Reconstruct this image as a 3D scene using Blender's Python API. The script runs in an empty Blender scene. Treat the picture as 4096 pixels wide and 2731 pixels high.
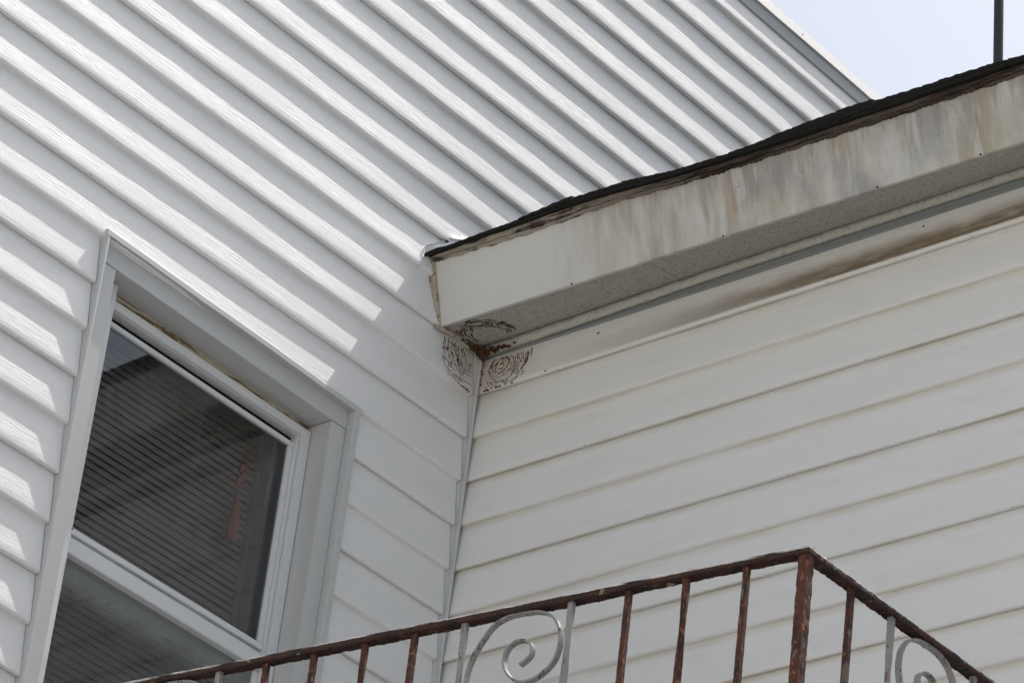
import bpy, bmesh, math, random
from mathutils import Vector, Matrix

random.seed(11)
U = 1.25                      # metres per measured unit (one siding course = 0.1016 units = 5 inches)
scene = bpy.context.scene

# ------------------------------------------------------------------ camera
F_PX = 15909.78
CAM = Vector((-5.1049, -4.8315, -3.9537))
RX = Vector((0.6283, -0.77021, 0.10957)); RD = Vector((0.45851, 0.25282, -0.85197)); RF = Vector((0.62849, 0.58554, 0.512))
cd = bpy.data.cameras.new('camera'); cam = bpy.data.objects.new('camera', cd)
scene.collection.objects.link(cam); scene.camera = cam
cd.sensor_width = 36.0; cd.sensor_fit = 'HORIZONTAL'; cd.lens = F_PX / 4096.0 * 36.0
cd.clip_start = 0.1; cd.clip_end = 2000.0
m = Matrix.Identity(4)
for i in range(3):
    m[i][0] = RX[i]; m[i][1] = -RD[i]; m[i][2] = -RF[i]; m[i][3] = CAM[i] * U
cam.matrix_world = m

# ------------------------------------------------------------------ sky, sun, exposure
SUN_TO = Vector((0.52, -0.091, 1.0)).normalized()
w = bpy.data.worlds.new('World'); scene.world = w; w.use_nodes = True
wn = w.node_tree.nodes; wl = w.node_tree.links
bg = wn['Background']
sky = wn.new('ShaderNodeTexSky'); sky.sky_type = 'NISHITA'; sky.sun_disc = False
sky.sun_elevation = math.asin(SUN_TO.z)
sky.sun_rotation = math.atan2(SUN_TO.x, SUN_TO.y)
sky.air_density = 1.0; sky.dust_density = 5.0; sky.ozone_density = 1.0
hs_ = wn.new('ShaderNodeHueSaturation'); hs_.inputs['Hue'].default_value = 0.482; hs_.inputs['Saturation'].default_value = 0.78; hs_.inputs['Value'].default_value = 0.95
wl.new(sky.outputs[0], hs_.inputs['Color']); wl.new(hs_.outputs[0], bg.inputs[0]); bg.inputs[1].default_value = 0.125
sd = bpy.data.lights.new('sun', 'SUN'); so = bpy.data.objects.new('sun', sd); scene.collection.objects.link(so)
sd.energy = 3.3; sd.angle = math.radians(0.45); sd.color = (1.0, 0.965, 0.91)
so.rotation_euler = SUN_TO.to_track_quat('Z', 'Y').to_euler(); so.location = (6, -4, 12)
scene.view_settings.view_transform = 'Standard'; scene.view_settings.look = 'None'
scene.view_settings.gamma = 1.0; scene.view_settings.use_curve_mapping = False
scene.view_settings.exposure = 0.46
scene.render.engine = 'CYCLES'

# ------------------------------------------------------------------ helpers
COL = scene.collection
def tag(o, label=None, cat=None, group=None, kind=None):
    if label: o['label'] = label
    if cat: o['category'] = cat
    if group: o['group'] = group
    if kind: o['kind'] = kind
    return o
def thing(name, loc, label, cat):
    o = bpy.data.objects.new(name, None); COL.objects.link(o)
    o.location = Vector(loc) * U; o.empty_display_size = 0.1
    return tag(o, label, cat)
def attach(o, parent):
    if parent is not None:
        o.parent = parent
        if parent.type == 'EMPTY': o.matrix_parent_inverse = Matrix.Translation(-parent.location)
        else: o.matrix_parent_inverse = Matrix.Translation(-parent.location) if parent.location.length else Matrix.Identity(4)
    return o
def obj(name, V, F, mat, parent=None, smooth=False, bevel=0.0, out=None):
    """vertices in measured units, world axes"""
    me = bpy.data.meshes.new(name)
    me.from_pydata([(v[0] * U, v[1] * U, v[2] * U) for v in V], [], F)
    if out is not None:
        me.update()
        s = sum((p.normal.dot(Vector(out)) * p.area for p in me.polygons))
        if s < 0: me.flip_normals()
    if bevel > 0:
        bm = bmesh.new(); bm.from_mesh(me)
        bmesh.ops.remove_doubles(bm, verts=bm.verts, dist=1e-6)
        bmesh.ops.recalc_face_normals(bm, faces=bm.faces)
        bmesh.ops.bevel(bm, geom=list(bm.edges), offset=bevel * U, segments=2, affect='EDGES', clamp_overlap=True)
        bm.to_mesh(me); bm.free()
    me.materials.append(mat)
    if smooth: me.polygons.foreach_set('use_smooth', [True] * len(me.polygons))
    me.update()
    o = bpy.data.objects.new(name, me); COL.objects.link(o)
    return attach(o, parent)
def inst(name, me, loc, parent, rot=(0, 0, 0)):
    o = bpy.data.objects.new(name, me); COL.objects.link(o)
    o.location = Vector(loc) * U; o.rotation_euler = rot
    return attach(o, parent)
def boxvf(x0, x1, y0, y1, z0, z1):
    V = [(x0,y0,z0),(x1,y0,z0),(x1,y1,z0),(x0,y1,z0),(x0,y0,z1),(x1,y0,z1),(x1,y1,z1),(x0,y1,z1)]
    return V, [(0,3,2,1),(4,5,6,7),(0,1,5,4),(1,2,6,5),(2,3,7,6),(3,0,4,7)]
def box(name, x0, x1, y0, y1, z0, z1, mat, parent=None, bevel=0.0008):
    V, F = boxvf(x0, x1, y0, y1, z0, z1)
    return obj(name, V, F, mat, parent, bevel=bevel)
def sweep(rings, closed=True, caps=True):
    n = len(rings[0]); V = [p for r in rings for p in r]; F = []
    for i in range(len(rings) - 1):
        for j in range(n if closed else n - 1):
            a = i * n + j; b = i * n + (j + 1) % n
            F.append((a, b, b + n, a + n))
    if closed and caps:
        F.append(tuple(range(n))[::-1]); F.append(tuple(range((len(rings) - 1) * n, len(rings) * n)))
    return V, F
class Wob:
    def __init__(s, seed, lens=(0.9, 0.42, 0.21), amps=(0.55, 0.3, 0.15)):
        r = random.Random(seed); s.t = [(a, 2 * math.pi / (l * r.uniform(.75, 1.3)), r.uniform(0, 6.28)) for l, a in zip(lens, amps)]
    def __call__(s, x): return sum(a * math.sin(k * x + p) for a, k, p in s.t)

# ------------------------------------------------------------------ material toolkit
class M:
    def __init__(s, name, rough=0.5, spec=0.4):
        s.m = bpy.data.materials.new(name); s.m.use_nodes = True
        s.n = s.m.node_tree.nodes; s.l = s.m.node_tree.links
        s.b = s.n['Principled BSDF']; s.b.inputs['Roughness'].default_value = rough
        s.b.inputs['Specular IOR Level'].default_value = spec
        g = s.n.new('ShaderNodeNewGeometry'); v = s.n.new('ShaderNodeVectorMath'); v.operation = 'SCALE'
        v.inputs['Scale'].default_value = 1.0 / U; s.l.new(g.outputs['Position'], v.inputs[0]); s.pos = v.outputs[0]
        sp = s.n.new('ShaderNodeSeparateXYZ'); s.l.new(s.pos, sp.inputs[0]); s.x, s.y, s.z = sp.outputs
    def put(s, i, v):
        if isinstance(v, (int, float)): i.default_value = v
        elif isinstance(v, (tuple, list)): i.default_value = tuple(v) + ((1.0,) if len(v) == 3 and i.type == 'RGBA' else ())
        else: s.l.new(v, i)
    def noise(s, scale=(1, 1, 1), detail=3.0, rough=0.55, off=(0, 0, 0), dist=0.0):
        mp = s.n.new('ShaderNodeMapping'); s.l.new(s.pos, mp.inputs[0]); mp.inputs['Scale'].default_value = scale; mp.inputs['Location'].default_value = off
        t = s.n.new('ShaderNodeTexNoise'); s.l.new(mp.outputs[0], t.inputs['Vector']); t.inputs['Scale'].default_value = 1.0
        t.inputs['Detail'].default_value = detail; t.inputs['Roughness'].default_value = rough; t.inputs['Distortion'].default_value = dist
        return t.outputs['Fac']
    def vor(s, scale=(1, 1, 1), off=(0, 0, 0)):
        mp = s.n.new('ShaderNodeMapping'); s.l.new(s.pos, mp.inputs[0]); mp.inputs['Scale'].default_value = scale; mp.inputs['Location'].default_value = off
        t = s.n.new('ShaderNodeTexVoronoi'); s.l.new(mp.outputs[0], t.inputs['Vector']); t.inputs['Scale'].default_value = 1.0
        return t.outputs['Distance']
    def ramp(s, v, lo, hi, a=0.0, b=1.0):
        r = s.n.new('ShaderNodeMapRange'); r.interpolation_type = 'SMOOTHSTEP'; s.put(r.inputs['Value'], v)
        r.inputs['From Min'].default_value = lo; r.inputs['From Max'].default_value = hi
        r.inputs['To Min'].default_value = a; r.inputs['To Max'].default_value = b
        return r.outputs[0]
    def math(s, op, a, b=0.0):
        r = s.n.new('ShaderNodeMath'); r.operation = op; s.put(r.inputs[0], a); s.put(r.inputs[1], b); return r.outputs[0]
    def mul(s, a, b): return s.math('MULTIPLY', a, b)
    def mix(s, f, a, b):
        r = s.n.new('ShaderNodeMix'); r.data_type = 'RGBA'; s.put(r.inputs[0], f); s.put(r.inputs[6], a); s.put(r.inputs[7], b); return r.outputs[2]
    def color(s, c): s.put(s.b.inputs['Base Color'], c); return s
    def bump(s, h, dist, strength=1.0):
        r = s.n.new('ShaderNodeBump'); s.put(r.inputs['Height'], h); r.inputs['Distance'].default_value = dist; r.inputs['Strength'].default_value = strength
        if s.b.inputs['Normal'].is_linked: s.l.new(s.b.inputs['Normal'].links[0].from_socket, r.inputs['Normal'])
        s.l.new(r.outputs[0], s.b.inputs['Normal']); return s

E0 = 0.1016
# --- vinyl siding of the tall house: white, embossed wood grain running along x
v1 = M('white_vinyl_siding', 0.5, 0.22)
gr = v1.noise((16, 30, 420), 3.0, 0.6, dist=0.4)
gp = v1.noise((3.2, 3, 30), 2.0, 0.5, off=(3, 0, 1))
grain = v1.mul(v1.ramp(gr, 0.42, 0.66), v1.ramp(gp, 0.30, 0.66, 0.25, 1.0))
v1.bump(grain, 0.00042)
v1.bump(v1.noise((60, 60, 260), 2.0, 0.5), 0.0003)
tone = v1.noise((1.3, 1, 9), 2.0)
grime = v1.mul(v1.ramp(v1.noise((6, 4, 55), 4.0, 0.65, off=(7, 2, 0)), 0.60, 0.80), 0.35)
spots = v1.ramp(v1.vor((90, 90, 90)), 0.05, 0.10, 0.35, 0.0)
spots = v1.mul(spots, v1.ramp(v1.noise((5, 5, 5), 1.0, off=(4, 4, 4)), 0.62, 0.70))
c = v1.mix(tone, (0.82, 0.82, 0.815), (0.78, 0.78, 0.775))
cr = v1.n.new('ShaderNodeVectorMath'); cr.operation = 'DISTANCE'; v1.l.new(v1.pos, cr.inputs[0]); cr.inputs[1].default_value = (-.03, 0, .165)
c = v1.mix(v1.ramp(v1.math('ADD', cr.outputs['Value'], v1.mul(v1.noise((30, 30, 30), 4.0), .07)), .05, .16, .45, 0.0), c, (0.46, 0.37, 0.26))
c = v1.mix(grime, c, (0.55, 0.50, 0.42)); c = v1.mix(spots, c, (0.15, 0.14, 0.13)); v1.color(c)
VINYL1 = v1.m
# --- vinyl siding of the low wing: dulled by dirt
v2 = M('aged_vinyl_siding', 0.5, 0.3)
gr = v2.noise((30, 16, 420), 3.0, 0.6, dist=0.4)
v2.bump(v2.mul(v2.ramp(gr, 0.45, 0.66), v2.ramp(v2.noise((3, 4, 30), 2.0), 0.35, 0.66, 0.2, 1.0)), 0.0004)
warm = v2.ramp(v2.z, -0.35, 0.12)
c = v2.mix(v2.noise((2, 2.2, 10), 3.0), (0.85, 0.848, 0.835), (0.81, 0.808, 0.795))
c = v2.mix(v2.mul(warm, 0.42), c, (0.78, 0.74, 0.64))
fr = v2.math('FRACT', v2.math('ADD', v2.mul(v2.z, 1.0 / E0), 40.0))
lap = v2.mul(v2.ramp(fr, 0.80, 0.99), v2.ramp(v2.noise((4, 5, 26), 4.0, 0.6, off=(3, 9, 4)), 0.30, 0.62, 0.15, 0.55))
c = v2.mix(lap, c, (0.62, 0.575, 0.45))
cr = v2.n.new('ShaderNodeVectorMath'); cr.operation = 'DISTANCE'; v2.l.new(v2.pos, cr.inputs[0]); cr.inputs[1].default_value = (0, -.03, .17)
c = v2.mix(v2.mul(v2.ramp(v2.math('ADD', cr.outputs['Value'], v2.mul(v2.noise((30, 30, 30), 4.0), .07)), .05, .17, .45, 0.0), 1.0), c, (0.46, 0.37, 0.26))
film = v2.mul(v2.ramp(v2.noise((5, 7, 40), 4.0, 0.65), 0.52, 0.78), 0.16)
c = v2.mix(film, c, (0.58, 0.55, 0.47))
# the sooty mould smear along the top board, stronger towards the far end of the wing
hz = v2.ramp(v2.z, 0.106, 0.112); hz2 = v2.ramp(v2.math('ADD', v2.z, v2.mul(v2.noise((4, 9, 40), 4.0), 0.03)), 0.140, 0.185, 1.0, 0.0)
along = v2.ramp(v2.y, -0.10, -1.0, 0.08, 1.0)
smear = v2.mul(v2.mul(hz, hz2), v2.mul(along, v2.ramp(v2.noise((6, 4.5, 30), 4.0, 0.7, off=(1, 5, 0)), 0.22, 0.55, 0.45, 1.0)))
c = v2.mix(smear, c, (0.20, 0.150, 0.092))
flk = v2.mul(v2.ramp(v2.noise((60, 60, 300), 3.0, 0.7), 0.66, 0.72), v2.mul(v2.ramp(v2.z, 0.101, 0.104), v2.ramp(v2.z, 0.106, 0.113, 1.0, 0.0)))
flk = v2.mul(flk, v2.ramp(v2.noise((1, 5, 1), 1.0, off=(2, 2, 2)), 0.45, 0.6))
c = v2.mix(flk, c, (0.07, 0.05, 0.04)); v2.color(c)
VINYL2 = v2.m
# --- painted aluminium trim
t = M('painted_aluminium_trim', 0.38, 0.45)
c = t.mix(t.noise((4, 4, 3), 3.0), (0.57, 0.577, 0.572), (0.51, 0.517, 0.513))
c = t.mix(t.mul(t.ramp(t.noise((14, 14, 10), 5.0, 0.7, off=(3, 1, 2)), 0.60, 0.85), 0.35), c, (0.38, 0.35, 0.29)); t.color(c)
t.bump(t.noise((7, 7, 5), 2.0), 0.0015)
TRIM = t.m
t = M('weathered_coping_metal', 0.36, 0.5); t.b.inputs['Metallic'].default_value = 0.15
c = t.mix(t.noise((5, 5, 9), 4.0), (0.72, 0.72, 0.71), (0.63, 0.64, 0.64)); c = t.mix(t.ramp(t.vor((60, 60, 60)), .06, .12, .4, 0), c, (0.25, 0.24, 0.22)); t.color(c)
COPING = t.m
t = M('grey_skirt_metal', 0.45, 0.4); t.color(t.mix(t.noise((6, 6, 12), 4.0), (0.46, 0.475, 0.48), (0.38, 0.395, 0.40))); SKIRT = t.m
t = M('white_storm_frame', 0.33, 0.5)
c = t.mix(t.noise((8, 8, 3), 3.0), (0.74, 0.75, 0.755), (0.66, 0.67, 0.68)); c = t.mix(t.mul(t.ramp(t.noise((30, 30, 12), 4.0), .62, .8), .3), c, (0.35, 0.34, 0.32)); t.color(c)
FRAME = t.m
t = M('old_cream_stop_paint', 0.7, 0.2)
pl = t.ramp(t.noise((9, 9, 60), 5.0, 0.6, dist=0.8), 0.54, 0.57)
t.color(t.mix(pl, (0.50, 0.46, 0.34), (0.20, 0.13, 0.08))); t.bump(pl, 0.0015)
STOP = t.m
t = M('dark_gap', 0.9, 0.0); t.color((0.02, 0.02, 0.02)); DARK = t.m
t = M('interior_wall', 0.8, 0.2); t.color(t.mix(t.noise((3, 3, 3)), (0.40, 0.385, 0.37), (0.32, 0.31, 0.30))); ROOM = t.m
t = M('inner_window_frame', 0.45, 0.4); t.color(t.mix(t.noise((3, 3, 6)), (0.46, 0.48, 0.46), (0.40, 0.42, 0.41))); INNER = t.m
t = M('blind_slat', 0.5, 0.35); t.color(t.mix(t.noise((5, 5, 40)), (0.47, 0.44, 0.435), (0.40, 0.375, 0.37))); SLAT = t.m
t = M('pink_tassel', 0.8, 0.2); t.color(t.mix(t.noise((300, 300, 12)), (0.62, 0.24, 0.21), (0.42, 0.13, 0.12))); PINK = t.m
t = M('green_bead', 0.3, 0.5); t.color(t.mix(t.noise((90, 90, 90)), (0.10, 0.16, 0.12), (0.16, 0.22, 0.17))); BEAD = t.m

def glass(name, dust, edge, tint):
    t = M(name, 0.5); n, l = t.n, t.l
    tr = n.new('ShaderNodeBsdfTransparent'); tr.inputs[0].default_value = tint
    gl = n.new('ShaderNodeBsdfGlossy'); gl.inputs['Roughness'].default_value = 0.012; gl.inputs[0].default_value = (0.95, 0.97, 1, 1)
    fr = n.new('ShaderNodeFresnel'); fr.inputs[0].default_value = 1.5
    mx = n.new('ShaderNodeMixShader'); l.new(t.math('MINIMUM', t.mul(fr.outputs[0], 1.7), 0.9), mx.inputs[0]); l.new(tr.outputs[0], mx.inputs[1]); l.new(gl.outputs[0], mx.inputs[2])
    di = n.new('ShaderNodeBsdfDiffuse'); di.inputs[0].default_value = (0.55, 0.58, 0.57, 1)
    streak = t.math('ADD', t.ramp(t.noise((55, 55, 2.2), 3.0, 0.6), 0.50, 0.78), t.mul(t.ramp(t.noise((75, 75, 1.6), 2.0, 0.5, off=(2, 0, 5), dist=.3), 0.63, 0.68), 1.8)); cloud = t.ramp(t.noise((7, 7, 7), 4.0), 0.40, 0.75)
    fine = t.noise((260, 260, 260), 2.0)
    d = t.math('ADD', t.mul(streak, 0.5), t.mul(cloud, 0.5)); d = t.mul(t.mul(d, t.math('ADD', fine, 0.5)), dust)
    if edge is not None:   # dust settled in a line under the rail
        e = t.mul(t.ramp(t.math('ADD', t.z, t.mul(t.noise((30, 30, 30), 4.0), 0.05)), edge - 0.05, edge + 0.02), 0.28)
        d = t.math('ADD', d, e)
    mx2 = n.new('ShaderNodeMixShader'); l.new(d, mx2.inputs[0]); l.new(mx.outputs[0], mx2.inputs[1]); l.new(di.outputs[0], mx2.inputs[2])
    l.new(mx2.outputs[0], n['Material Output'].inputs[0]); return t.m
GLASS = glass('storm_glass', 0.05, None, (.66, .66, .66, 1)); GLASS2 = glass('dusty_storm_glass', 0.09, -0.722, (.48, .48, .48, 1))
t = M('grimy_rail_glass', 0.5); t.color(t.mix(t.ramp(t.noise((20, 20, 60), 4.0), .4, .6), (0.30, 0.34, 0.34), (0.40, 0.43, 0.43))); GRIME = t.m

# --- fascia: stained aluminium with vertical runs
t = M('stained_fascia', 0.55, 0.3)
s1 = t.noise((3, 13, 4.0), 5.0, 0.62, off=(0, 3, 0), dist=.25); s2 = t.noise((3, 26, 6.0), 5.0, 0.62, off=(0, 11, 5), dist=.2); s3 = t.noise((3, 8, 7.5), 5.0, 0.6, off=(0, 7, 9), dist=.3)
cl = t.noise((6, 6, 6), 4.0, 0.6, off=(1, 1, 1))
hgt = t.mul(t.math('SUBTRACT', t.math('SUBTRACT', t.z, 0.1916), t.mul(t.y, 0.0182)), 8.2)   # 0 at the drip edge, 1 under the roof
dirty = t.ramp(t.math('ADD', t.y, t.mul(t.math('SUBTRACT', s2, 0.5), 0.25)), -0.18, -0.62)
tan = t.mul(t.ramp(s1, 0.34, 0.70), t.mul(dirty, 0.74)); grey = t.mul(t.ramp(s3, 0.40, 0.66), t.mul(t.ramp(t.y, -0.5, -0.95), 0.72))
wht = t.mul(t.ramp(s2, 0.50, 0.74), t.mul(dirty, 0.6)); rust = t.mul(t.ramp(t.noise((3, 24, 3.0), 4.0, 0.55, off=(0, 21, 2), dist=.2), 0.58, 0.74), t.mul(dirty, 0.55))
c = t.mix(cl, (0.72, 0.71, 0.665), (0.66, 0.645, 0.60))
c = t.mix(t.mul(dirty, 0.35), c, (0.52, 0.48, 0.39))
dr1 = t.ramp(t.math('ADD', t.noise((2, 42, 1.1), 3.0, 0.55, off=(0, 4, 3), dist=.15), t.mul(hgt, 0.30)), 0.70, 0.76)
dr2 = t.ramp(t.math('ADD', t.noise((2, 24, 1.3), 4.0, 0.6, off=(0, 31, 6), dist=.2), t.mul(hgt, 0.22)), 0.66, 0.74)
dr3 = t.ramp(t.noise((2, 30, 5.5), 3.0, 0.5, off=(0, 17, 8), dist=.25), 0.615, 0.66)
c = t.mix(tan, c, (0.37, 0.31, 0.215)); c = t.mix(t.mul(dr2, t.mul(dirty, .30)), c, (0.35, 0.30, 0.22)); c = t.mix(t.mul(dr1, t.mul(t.ramp(t.y, -0.25, -0.6), .38)), c, (0.27, 0.23, 0.18)); c = t.mix(grey, c, (0.31, 0.31, 0.31)); c = t.mix(rust, c, (0.34, 0.20, 0.10)); c = t.mix(wht, c, (0.68, 0.67, 0.65)); c = t.mix(t.mul(dr3, t.mul(dirty, .45)), c, (0.70, 0.69, 0.67))
sp = t.mul(t.ramp(t.vor((170, 170, 170)), 0.10, 0.22, 1, 0), t.mul(t.ramp(t.noise((9, 9, 9), 3.0, off=(5, 5, 5)), .56, .66), dirty)); c = t.mix(t.mul(sp, 0.7), c, (0.12, 0.11, 0.10))
top = t.mul(t.ramp(t.math('ADD', t.math('SUBTRACT', t.z, t.mul(t.y, 0.0182)), t.mul(s2, 0.05)), 0.325, 0.362), t.mul(t.ramp(s3, .4, .6), dirty)); c = t.mix(t.mul(top, .6), c, (0.16, 0.14, 0.11))
t.color(c); t.bump(t.noise((10, 10, 6), 3.0), 0.0012); t.bump(t.noise((160, 160, 160), 2.0), 0.0003)
FASCIA = t.m
t = M('speckled_soffit', 0.8, 0.15)
fl = t.ramp(t.noise((260, 150, 260), 2.0, 0.5), 0.56, 0.70); fl2 = t.ramp(t.noise((120, 80, 120), 3.0, 0.6, off=(9, 3, 1)), 0.50, 0.70)
c = t.mix(t.noise((5, 5, 5), 3.0), (0.43, 0.42, 0.375), (0.37, 0.36, 0.32)); c = t.mix(t.mul(fl2, .35), c, (0.27, 0.22, 0.17)); c = t.mix(t.mul(fl, .65), c, (0.20, 0.15, 0.11)); t.color(c); t.bump(fl, 0.001)
SOFFIT = t.m
t = M('crumbling_caulk', 0.85, 0.1); pl = t.mul(t.ramp(t.noise((190, 120, 190), 4.0, 0.7), 0.56, 0.70), 0.8)
t.color(t.mix(pl, (0.56, 0.54, 0.47), (0.15, 0.12, 0.09))); t.bump(t.noise((90, 90, 90), 4.0), 0.003); CAULK = t.m
t = M('brown_sealant', 0.7, 0.2); pl = t.ramp(t.noise((60, 60, 60), 4.0), 0.56, 0.60)
t.color(t.mix(pl, (0.43, 0.375, 0.305), (0.26, 0.20, 0.15))); t.bump(t.noise((60, 60, 60), 4.0), 0.002); SEAL = t.m
t = M('grey_frieze_trim', 0.5, 0.3); t.color(t.mix(t.noise((2, 3, 60), 3.0), (0.25, 0.27, 0.26), (0.32, 0.34, 0.33))); FRIEZE = t.m
t = M('rotten_edge_wood', 0.9, 0.1)
gw = t.noise((70, 7, 320), 4.0, 0.65); pch = t.ramp(t.noise((20, 6, 60), 4.0, 0.6, off=(3, 3, 3)), 0.44, 0.52); near = t.ramp(t.y, -0.8, -0.15, 0.10, 0.95)
c = t.mix(t.ramp(gw, .38, .62), (0.026, 0.019, 0.016), (0.105, 0.080, 0.064)); c = t.mix(t.mul(pch, near), c, (0.42, 0.37, 0.30)); t.color(c); t.bump(gw, 0.004); WOOD = t.m
t = M('black_asphalt_shingle', 0.95, 0.1); gn = t.noise((420, 420, 420), 2.0, 0.7)
c = t.mix(gn, (0.010, 0.010, 0.010), (0.040, 0.038, 0.034)); t.color(c); t.bump(gn, 0.003); SHINGLE = t.m
# --- rusty and grey-painted iron
t = M('rusty_iron', 0.62, 0.35)
n1 = t.noise((60, 60, 24), 5.0, 0.65); n2 = t.noise((150, 150, 60), 4.0, 0.65, off=(4, 4, 4)); n3 = t.noise((26, 26, 12), 3.0, 0.6, off=(8, 2, 2))
c = t.mix(t.ramp(n1, .36, .62), (0.036, 0.013, 0.009), (0.098, 0.032, 0.018)); c = t.mix(t.ramp(n2, .52, .66), c, (0.028, 0.020, 0.018))
c = t.mix(t.mul(t.ramp(n3, .60, .67), .6), c, (0.20, 0.195, 0.19)); c = t.mix(t.ramp(t.noise((220, 220, 120), 3.0, off=(1, 9, 1)), .57, .68), c, (0.30, 0.115, 0.045)); t.color(c)
t.bump(n2, 0.0022); t.bump(n1, 0.0015); RUST = t.m
t = M('flaking_grey_iron', 0.38, 0.6)
c = t.mix(n := t.noise((40, 40, 20), 4.0), (0.34, 0.335, 0.33), (0.22, 0.215, 0.21)); c = t.mix(t.ramp(t.noise((130, 130, 50), 4.0, 0.65, off=(2, 2, 2)), .57, .63), c, (0.035, 0.030, 0.030))
c = t.mix(t.mul(t.ramp(t.noise((50, 50, 30), 4.0, 0.65, off=(5, 1, 7)), .62, .68), .8), c, (0.15, 0.06, 0.03)); t.color(c); t.bump(t.noise((130, 130, 50), 4.0, 0.65, off=(2, 2, 2)), 0.003); GREYIRON = t.m
t = M('old_rail_iron', 0.6, 0.35)     # rust underneath, sunlit top painted as pale patches on the upper edges
c = t.mix(t.ramp(t.noise((70, 26, 70), 5.0, 0.65), .36, .62), (0.020, 0.010, 0.008), (0.062, 0.023, 0.014)); c = t.mix(t.ramp(t.noise((150, 60, 150), 4.0, off=(4, 4, 4)), .54, .64), c, (0.022, 0.018, 0.016))
tp = t.mul(t.ramp(t.math('ADD', t.z, t.mul(t.noise((110, 40, 110), 4.0, 0.7), 0.004)), -1.3012, -1.2995), t.ramp(t.noise((30, 9, 30), 3.0, off=(3, 8, 1)), .40, .52))
c = t.mix(t.mul(tp, .85), c, (0.62, 0.60, 0.57)); c = t.mix(t.ramp(t.noise((60, 30, 60), 4.0, off=(7, 7, 7)), .66, .70), c, (0.26, 0.22, 0.15)); t.color(c); t.bump(t.noise((150, 60, 150), 4.0), 0.004); RAIL = t.m
t = M('nest_paper_brown', 0.95, 0.05); t.color(t.mix(t.noise((160, 160, 160), 3.0), (0.055, 0.027, 0.014), (0.16, 0.085, 0.045))); t.bump(t.noise((300, 300, 300)), 0.002); NEST = t.m
t = M('dark_grey_mast', 0.4, 0.5); t.color(t.mix(t.noise((20, 20, 4)), (0.055, 0.055, 0.057), (0.035, 0.035, 0.037))); MAST = t.m
t = M('bright_zinc', 0.35, 0.5); t.b.inputs['Metallic'].default_value = 0.6; t.color((0.62, 0.63, 0.63)); ZINC = t.m
t = M('white_flashing', 0.35, 0.45); t.color(t.mix(t.noise((12, 12, 12), 3.0), (0.82, 0.82, 0.81), (0.74, 0.74, 0.72))); FLASH = t.m
t = M('concrete_yard', 0.9, 0.2); t.color(t.mix(t.noise((.8, .8, .8), 6.0), (0.27, 0.272, 0.272), (0.21, 0.212, 0.212))); t.bump(t.noise((30, 30, 30), 4.0), 0.004); GROUND = t.m
t = M('landing_concrete', 0.9, 0.2); t.color(t.mix(t.noise((6, 6, 6), 5.0), (0.40, 0.39, 0.37), (0.30, 0.29, 0.27))); CONC = t.m

# ------------------------------------------------------------------ ground
GZ = -5.2
g = obj('ground', [(-400,-400,GZ),(400,-400,GZ),(400,400,GZ),(-400,400,GZ)], [(0,1,2,3)], GROUND, out=(0,0,1)); tag(g, kind='structure')

# ------------------------------------------------------------------ siding
D = 0.0109                    # how far each course leans out
def zk1(k): return E0 * (-0.08 + k * (0.978 if k > 0 else 0.992))
def zk2(k): return E0 * k
def board(wall, k, a0, a1, lock, parent, mat, top=None, cut=None, seed=0, seg=0.035, butt=True):
    zf = zk1 if wall == 1 else zk2
    z0 = zf(k); h = zf(k + 1) - z0
    if lock: prof = [(D*0.94, .0022), (.0100, .0002), (.0040, -.0002), (.0018, .0004), (.0005, .0018), (0, .0042)]
    else:    prof = [(D-.0001, -.0018), (D-.0010, -.0004), (.0072, .0000), (.0036, .0003), (.0014, .0017), (.0003, .0038), (0, .0066)]
    if not butt: prof = prof[-1:]
    zlast = prof[-1][1]
    hh = (h if top is None else top - z0)
    nf = 7
    for i in range(1, nf + 1):
        f = i / nf; z = zlast + (hh + (.004 if top is None else 0) - zlast) * f
        prof.append((D * (z - zlast) / (h - zlast) * 1.0, z))
    n = max(2, int(abs(a1 - a0) / seg)); rings = []
    w1 = Wob(seed * 31 + k * 7 + wall * 1000); w2 = Wob(seed * 17 + k * 13 + wall * 2000 + 5, (0.6, 0.3, 0.16)); w3 = Wob(k * 3 + wall * 77, (1.1, 0.5, 0.2))
    for i in range(n + 1):
        a = a0 + (a1 - a0) * i / n; ring = []
        for j, (d, z) in enumerate(prof):
            f = max(0.0, min(1.0, z / h))
            d2 = d + 0.00045 * w1(a) * (1 - 0.6 * f) + 0.0005 * w2(a) * math.sin(math.pi * f)
            zz = z0 + z + 0.0007 * w3(a) * (1 - f)
            if cut is not None: zz = max(zz, min(cut(a), z0 + hh))
            ring.append((a, d2, zz) if wall == 1 else (d2, a, zz))
        rings.append(ring)
    V, F = sweep(rings, closed=False)
    return obj('siding_board', V, F, mat, parent, smooth=True, out=(0, -1, 0) if wall == 1 else (-1, 0, 0))
weep = None
def weeps(b, wall, k, a0, a1, seed):
    global weep
    if weep is None:
        weep = bpy.data.meshes.new('weep_hole'); V, F = boxvf(-.0008, .0008, -.0010, .0010, -.0004, .0004)
        weep.from_pydata([(v[0]*U, v[1]*U, v[2]*U) for v in V], [], F); weep.materials.append(DARK)
    r = random.Random(seed); a = a0 + r.uniform(.02, .3)
    while a < a1 - .02:
        z = (zk1(k) if wall == 1 else zk2(k)) + .0004
        inst('weep_hole', weep, (a, .0022, z) if wall == 1 else (.0022, a, z), b)
        a += .335 + r.uniform(-.01, .01)

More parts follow.
